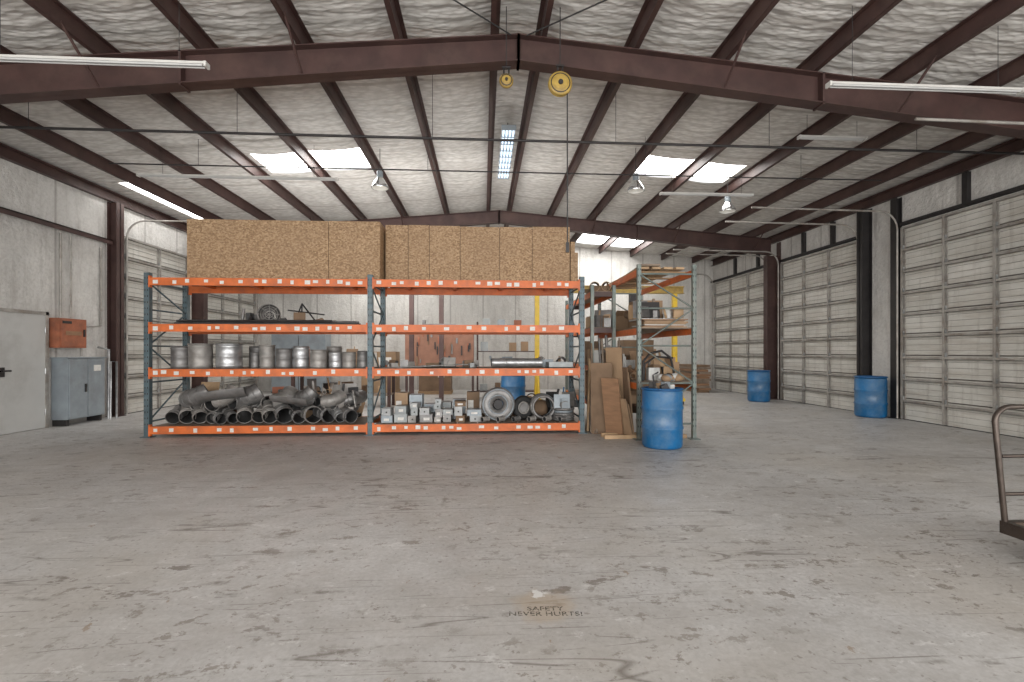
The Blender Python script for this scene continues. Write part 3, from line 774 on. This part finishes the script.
# ------------------------------------------------------------ behind racks
m=MB('gantry_hoist')
for x in(1.45,5.25):
    m.b2((x-.06,12.94,.14),(x+.06,13.06,3.0),'yellow')
    m.tube([(x,12.45,.16),(x,12.96,1.3)],.03,'yellow',8); m.tube([(x,13.55,.16),(x,13.04,1.3)],.03,'yellow',8)
    m.b2((x-.05,12.4,.10),(x+.05,13.6,.18),'yellow')
    for y in(12.5,13.5): m.cyl((x-.03,y,.06),(x+.03,y,.06),.06,'rubber')
m.b2((1.2,12.92,3.0),(5.5,13.08,3.02),'yelold'); m.b2((1.2,12.92,3.18),(5.5,13.08,3.2),'yelold'); m.b2((1.2,12.99,3.02),(5.5,13.01,3.18),'yelold')
m.b2((4.0,12.9,2.75),(4.25,13.1,3.0),'black'); m.tube([(4.12,13,2.75),(4.12,13,1.8)],.01,'galvd',6)
m.done()
m=MB('pegboard_stand')
m.b2((-2.0,12.5,1.0),(-.25,12.53,2.05),'peg')
for x in(-2.0,-.3): m.b2((x,12.53,0),(x+.06,12.6,2.1),'brown'); m.b2((x,12.3,0),(x+.06,12.9,.05),'brown')
for a in range(26):
    x=-1.9+rr.uniform(0,1.55); z=rr.uniform(1.15,1.9); h=rr.uniform(.08,.25)
    m.b2((x,12.47,z-h/2),(x+rr.uniform(.02,.06),12.5,z+h/2),rr.choice(['black','black','galvd','redbox','cardd']))
m.done()
m=MB('workbench')
m.b2((-4.8,12.2,.86),(-2.3,12.95,.92),'deck')
for x in(-4.75,-2.4):
    for y in(12.25,12.85): m.b2((x,y,0),(x+.08,y+.06,.86),'brown')
m.b2((-4.75,12.25,.3),(-2.35,12.9,.33),'deck')
m.b2((-4.5,12.5,.92),(-4.0,12.8,1.15),'redbox'); m.b2((-3.4,12.4,.92),(-3.2,12.7,1.1),'green2'); m.cyl((-3.3,12.35,1.05),(-3.3,12.15,1.05),.02,'galv')
m.done()
clutter('bench_clutter',-4.7,-2.4,12.3,12.85,.92,.7,24,['card','wood','cardd','galvd','black','white','redbox'],61)
clutter('bench_clutter',-4.7,-2.4,12.3,12.85,.33,.45,18,['card','wood','cardd','galvd','black','white'],62)
m=MB('steel_storage_cabinet')
m.b2((-7.2,16.9,.05),(-5.4,17.5,2.0),'grey'); m.b2((-6.304,16.88,.08),(-6.296,16.9,1.97),'black')
m.b2((-6.42,16.86,1.0),(-6.38,16.9,1.2),'galv'); m.b2((-6.22,16.86,1.0),(-6.18,16.9,1.2),'galv')
m.b2((-7.2,16.9,0),(-5.4,17.5,.05),'black'); m.done()
for (x,y,w,d,h,k) in [(-3.5,16.8,1.2,.8,1.3,'card'),(-1.6,16.5,1.1,.9,1.0,'cardd'),(3.6,15.5,.9,.9,1.4,'card'),(5.3,16.6,1.1,.8,1.7,'cardd')]:
    m=MB('palletised_carton')
    for q in(-.4,0,.4): m.b2((x-w/2,y+q*d-.05,0),(x+w/2,y+q*d+.05,.09),'wood')
    for q in range(6): m.b2((x-w/2+q*w/6+.01,y-d/2,.09),(x-w/2+(q+1)*w/6-.01,y+d/2,.11),'wood')
    carton(m,x,y,.11,w*.95,d*.95,h,k); m.done()
m=MB('steel_shelving')
for x in(-.2,1.6):
    for y in(14.4,14.9): m.b2((x,y,0),(x+.05,y+.05,2.3),'brown')
for z in(.2,.8,1.4,2.0): m.b2((-.2,14.4,z),(1.65,14.95,z+.03),'brown')
for a in range(16):
    x=-.1+rr.uniform(0,1.4); z=rr.choice([.23,.83,1.43,2.03]); h=rr.uniform(.15,.4)
    m.b2((x,14.45+.02*a,z),(x+.22,14.6+.02*a,z+h),rr.choice(['card','grey','redbox','boxg','cardd','white']))
m.done()
m=MB('brown_support_frame')
for x in(-1.62,-.95): m.b2((x-.05,11.0,0),(x+.05,11.1,2.9),'brown')
m.b2((-1.7,11.0,2.9),(-.87,11.1,3.0),'brown'); m.done()
m=MB('timber_pile')
rt=random.Random(9)
for r_ in range(12):
    m.box((7.55+rt.uniform(-.04,.04),16.9,.04+r_*.08),(rt.uniform(.4,.5),1.5,.07),rt.choice(['deck','cardd','deck','ply']),RotZ(rt.uniform(-.05,.05)))
m.done()

# ------------------------------------------------------------ ceiling services
m=MB('sprinkler_pipe')
m.tube([(XL+.02,7.2,4.56),(XR-.02,7.2,4.56)],.02,'black',8)
for x in(-6.4,-3.55,-.75,2.0,4.4,6.8):
    m.tube([(x,7.2,4.56),(x,7.2,roof(x)-.04)],.004,'wire',5)
m.done()
m=MB('ceiling_conduit')
m.tube([(-6.5,8.8,4.68),(7.6,8.8,4.68)],.012,'black',6)
for x in(-5.,-1.,3.,6.): m.tube([(x,8.8,4.68),(x,8.8,roof(x)-.04)],.004,'wire',5)
m.done()
m=MB('tie_rod_bracing')
for (a,b) in [((-1.95,3.9),(RX-.1,6.1)),((RX+.1,6.1),(2.9,3.9))]:
    m.tube([(a[0],a[1],roof(a[0])-.24),(b[0],b[1],roof(b[0])-.24)],.009,'wire',6)
m.done()
def strip(name,c,L,ax,k='tubeoff'):
    m=MB(name); x,y,z=c
    d=(L/2,.03)
    m.b2((x-d[0],y-d[1],z),(x+d[0],y+d[1],z+.025),'white')
    for o in(-.022,.022):
        m.cyl((x-d[0]+.03,y+o,z-.012),(x+d[0]-.03,y+o,z-.012),.011,k,seg=12)
    for e in(-1,1):
        m.b2((x+e*d[0]-.012,y-.04,z-.026),(x+e*d[0]+.012,y+.04,z+.025),'white')
        m.tube([(x+e*L*.38,y,z+.025),(x+e*L*.38,y,roof(x+e*L*.38)-.04)],.003,'wire',5)
    return m.done()
strip('fluorescent_light',(-4.02,5.2,4.38),2.3,'x')
strip('fluorescent_light',(5.02,5.2,4.40),2.3,'x')
strip('fluorescent_light',(5.6,7.45,4.84),1.1,'x')
strip('fluorescent_light',(-4.55,9.3,4.66),3.6,'x')
strip('fluorescent_light',(4.5,9.5,4.58),1.9,'x')
m=MB('ridge_light_fixture')
m.b2((RX-.13,8.5,5.36),(RX+.13,10.9,5.40),'white')
for o in(-.09,-.03,.03,.09): m.cyl((RX+o,8.53,5.335),(RX+o,10.87,5.335),.017,'tube',seg=12)
for y in(8.5,8.8,9.1,9.4,9.7,10.0,10.3,10.6,10.9): m.b2((RX-.13,y-.01,5.31),(RX+.13,y+.01,5.40),'grey')
for y in(8.9,10.5): m.tube([(RX,y,5.40),(RX,y,roof(RX)-.03)],.006,'wire',5)
m.done()
def highbay(x,y,z):
    m=MB('high_bay_lamp')
    m.lathe((x,y,z),[(.165,0),(.17,.01),(.15,.07),(.10,.15),(.07,.19),(.07,.2)],'chrome')
    m.lathe((x,y,z),[(.16,.003),(.14,.07),(.09,.15)],'white')
    m.lathe((x,y,z),[(0,.06),(.05,.06),(.06,.1),(.04,.16)],'lens')
    m.cyl((x,y,z+.19),(x,y,z+.33),.06,'grey'); m.torus((x,y,z+.36),(0,1,0),.025,.006,'galv',12,6)
    m.tube([(x,y,z+.38),(x,y,roof(x)-.04)],.006,'wire',5); o2=m.done()
    l=bpy.data.lights.new('high_bay_bulb','SPOT'); l.energy=35; l.spot_size=2.6; l.spot_blend=1; l.shadow_soft_size=.1; l.color=(1,.98,.95)
    o=bpy.data.objects.new('high_bay_bulb',l); sc.collection.objects.link(o); o.parent=o2; o.location=(0,0,-.02)
highbay(-2.03,9.64,4.62); highbay(2.98,9.3,4.55); highbay(5.25,10.1,4.42)
def reel(x,y,z,r,cord,w=.07):
    m=MB('cord_reel')
    ax=(0,-1,0)
    m.lathe((x,y,z),[(0,0),(r*.3,-.01),(r*.85,0),(r,.01),(r,.02),(r*.8,.025),(r*.8,w-.025),(r,w-.02),(r,w-.01),(r*.85,w),(r*.3,w+.012),(0,w+.01)],'yelold',axis=ax)
    m.torus((x,y-w-.002,z),ax,r*.55,.008,'yelold'); m.torus((x,y-w-.004,z),ax,r*.78,.006,'black'); m.cyl((x,y-w,z),(x,y-w-.03,z),r*.2,'black')
    m.tube([(x-.03,y-w/2,z+r),(x-.03,y-w/2,z+r+.07)],.01,'black',6); m.tube([(x+.03,y-w/2,z+r),(x+.03,y-w/2,z+r+.07)],.01,'black',6)
    m.box((x,y-w/2,z+r+.075),(.1,.04,.02),'black')
    zt=roof(x)-.04; m.tube([(x,y-w/2,z+r+.08),(x,y-w/2,zt)],.006,'wire',5)
    if cord:
        m.tube([(x+r*.6,y-w/2,z-r*.5),(x+r*.62,y-w/2,cord)],.008,'wire',6); m.box((x+r*.62,y-w/2,cord-.05),(.04,.03,.12),'black')
    m.done()
reel(.93,5.85,4.65,.145,2.72)
reel(.28,5.9,4.70,.085,None,.05)

# ------------------------------------------------------------ platform cart (right foreground)
m=MB('platform_cart')
cx0,cx1=3.57,4.31; cy=3.14; yb=1.75
m.b2((cx0,yb,.20),(cx1,cy,.225),'deck')
for a in((cx0,yb,cx1,yb+.04),(cx0,cy-.04,cx1,cy),(cx0,yb,cx0+.04,cy),(cx1-.04,yb,cx1,cy)): m.b2((a[0],a[1],.15),(a[2],a[3],.235),'bronze')
for x in(cx0+.1,cx1-.1):
    for y in(yb+.15,cy-.15):
        m.cyl((x-.02,y,.065),(x+.02,y,.065),.065,'rubber',seg=20); m.b2((x-.035,y-.02,.06),(x-.025,y+.02,.15),'galv'); m.b2((x+.025,y-.02,.06),(x+.035,y+.02,.15),'galv')
def hp(x,z): return (x,cy-.02+.02*(z-.2),z)
xa,xb=cx0+.02,cx1-.02
pts=[hp(xa,.2),hp(xa-.06,.92)]
for a in range(1,6):
    an=a/5*math.pi/2; pts.append(hp(xa-.06+.11*(1-math.cos(an)),.92+.10*math.sin(an)))
pts2=[hp(xa+xb-p[0],p[2]) for p in pts][::-1]
m.tube(pts+pts2,.018,'bronze',12)
for z in(.42,.68): m.tube([hp(xa-.02,z),hp(xb+.02,z)],.013,'bronze',10)
m.done()

# ------------------------------------------------------------ floor lettering
M['paint']=mat('worn_floor_lettering',(.18,.16,.135),.7,0,.3,30)
cu=bpy.data.curves.new('floor_lettering','FONT'); cu.body='SAFETY\nNEVER HURTS!'; cu.align_x='CENTER'; cu.size=.058; cu.space_line=.9; cu.space_character=1.04; cu.offset=.0006; cu.extrude=.0003
cu.materials.append(M['paint'])
to=bpy.data.objects.new('floor_lettering',cu); to.location=(.335,2.60,.0008); to.rotation_euler=(0,0,math.radians(-3.4)); sc.collection.objects.link(to)
nt=M['paint'].node_tree; b=[n for n in nt.nodes if n.type=='BSDF_PRINCIPLED'][0]; g=G(nt)
nt.links.new(g.ramp(g.noise(g.mapping(),60,4,.6),[(.42,0.05),(.54,.7)]), b.inputs['Alpha'])

# ------------------------------------------------------------ lighting
w=bpy.data.worlds.new('daylight'); sc.world=w; w.use_nodes=True
w.node_tree.nodes['Background'].inputs[0].default_value=(.98,.985,1,1); w.node_tree.nodes['Background'].inputs[1].default_value=1.3
def area(name,loc,rot,sx,sy,e,col=(1,1,1)):
    l=bpy.data.lights.new(name,'AREA'); l.shape='RECTANGLE'; l.size=sx; l.size_y=sy; l.energy=e; l.color=col
    o=bpy.data.objects.new(name,l); o.location=loc; o.rotation_euler=rot; sc.collection.objects.link(o)
D=math.radians
area('front_fill_light',(.3,Y0+.05,2.2),(D(98),0,0),14,4.2,1300,(1,.985,.965))  # added fill lamp behind the camera, spans the front wall opening
area('side_fill_light',(XL+.3,-2.5,2.2),(D(100),0,D(-90)),6,3.6,300,(1,.985,.965))  # added fill lamp, out of view; the side wall has no opening here
area('side_fill_light',(XR-.3,-2.5,2.2),(D(100),0,D(90)),6,3.6,300,(1,.985,.965))  # matching added fill on the right, also unseen
area('ceiling_fill_light',(-1.8,10.4,2.6),(D(180),0,0),7,.5,80,(1,.985,.965))  # added lamp hidden behind the rack, brightens the ceiling; no fixture
area('rear_fill_light',(-1.8,9.45,3.3),(D(80),0,0),6.5,.6,140,(1,.985,.965))  # added lamp hidden behind the crates, brightens the back wall; no fixture

# ------------------------------------------------------------ camera
cam=bpy.data.cameras.new('camera'); cam.sensor_width=36; cam.lens=483/1024*36; cam.shift_y=11/1024; cam.clip_start=.05
co=bpy.data.objects.new('camera',cam); co.location=(0,0,1.4); co.rotation_euler=(math.radians(90),0,math.radians(-3.4)); sc.collection.objects.link(co)
sc.camera=co
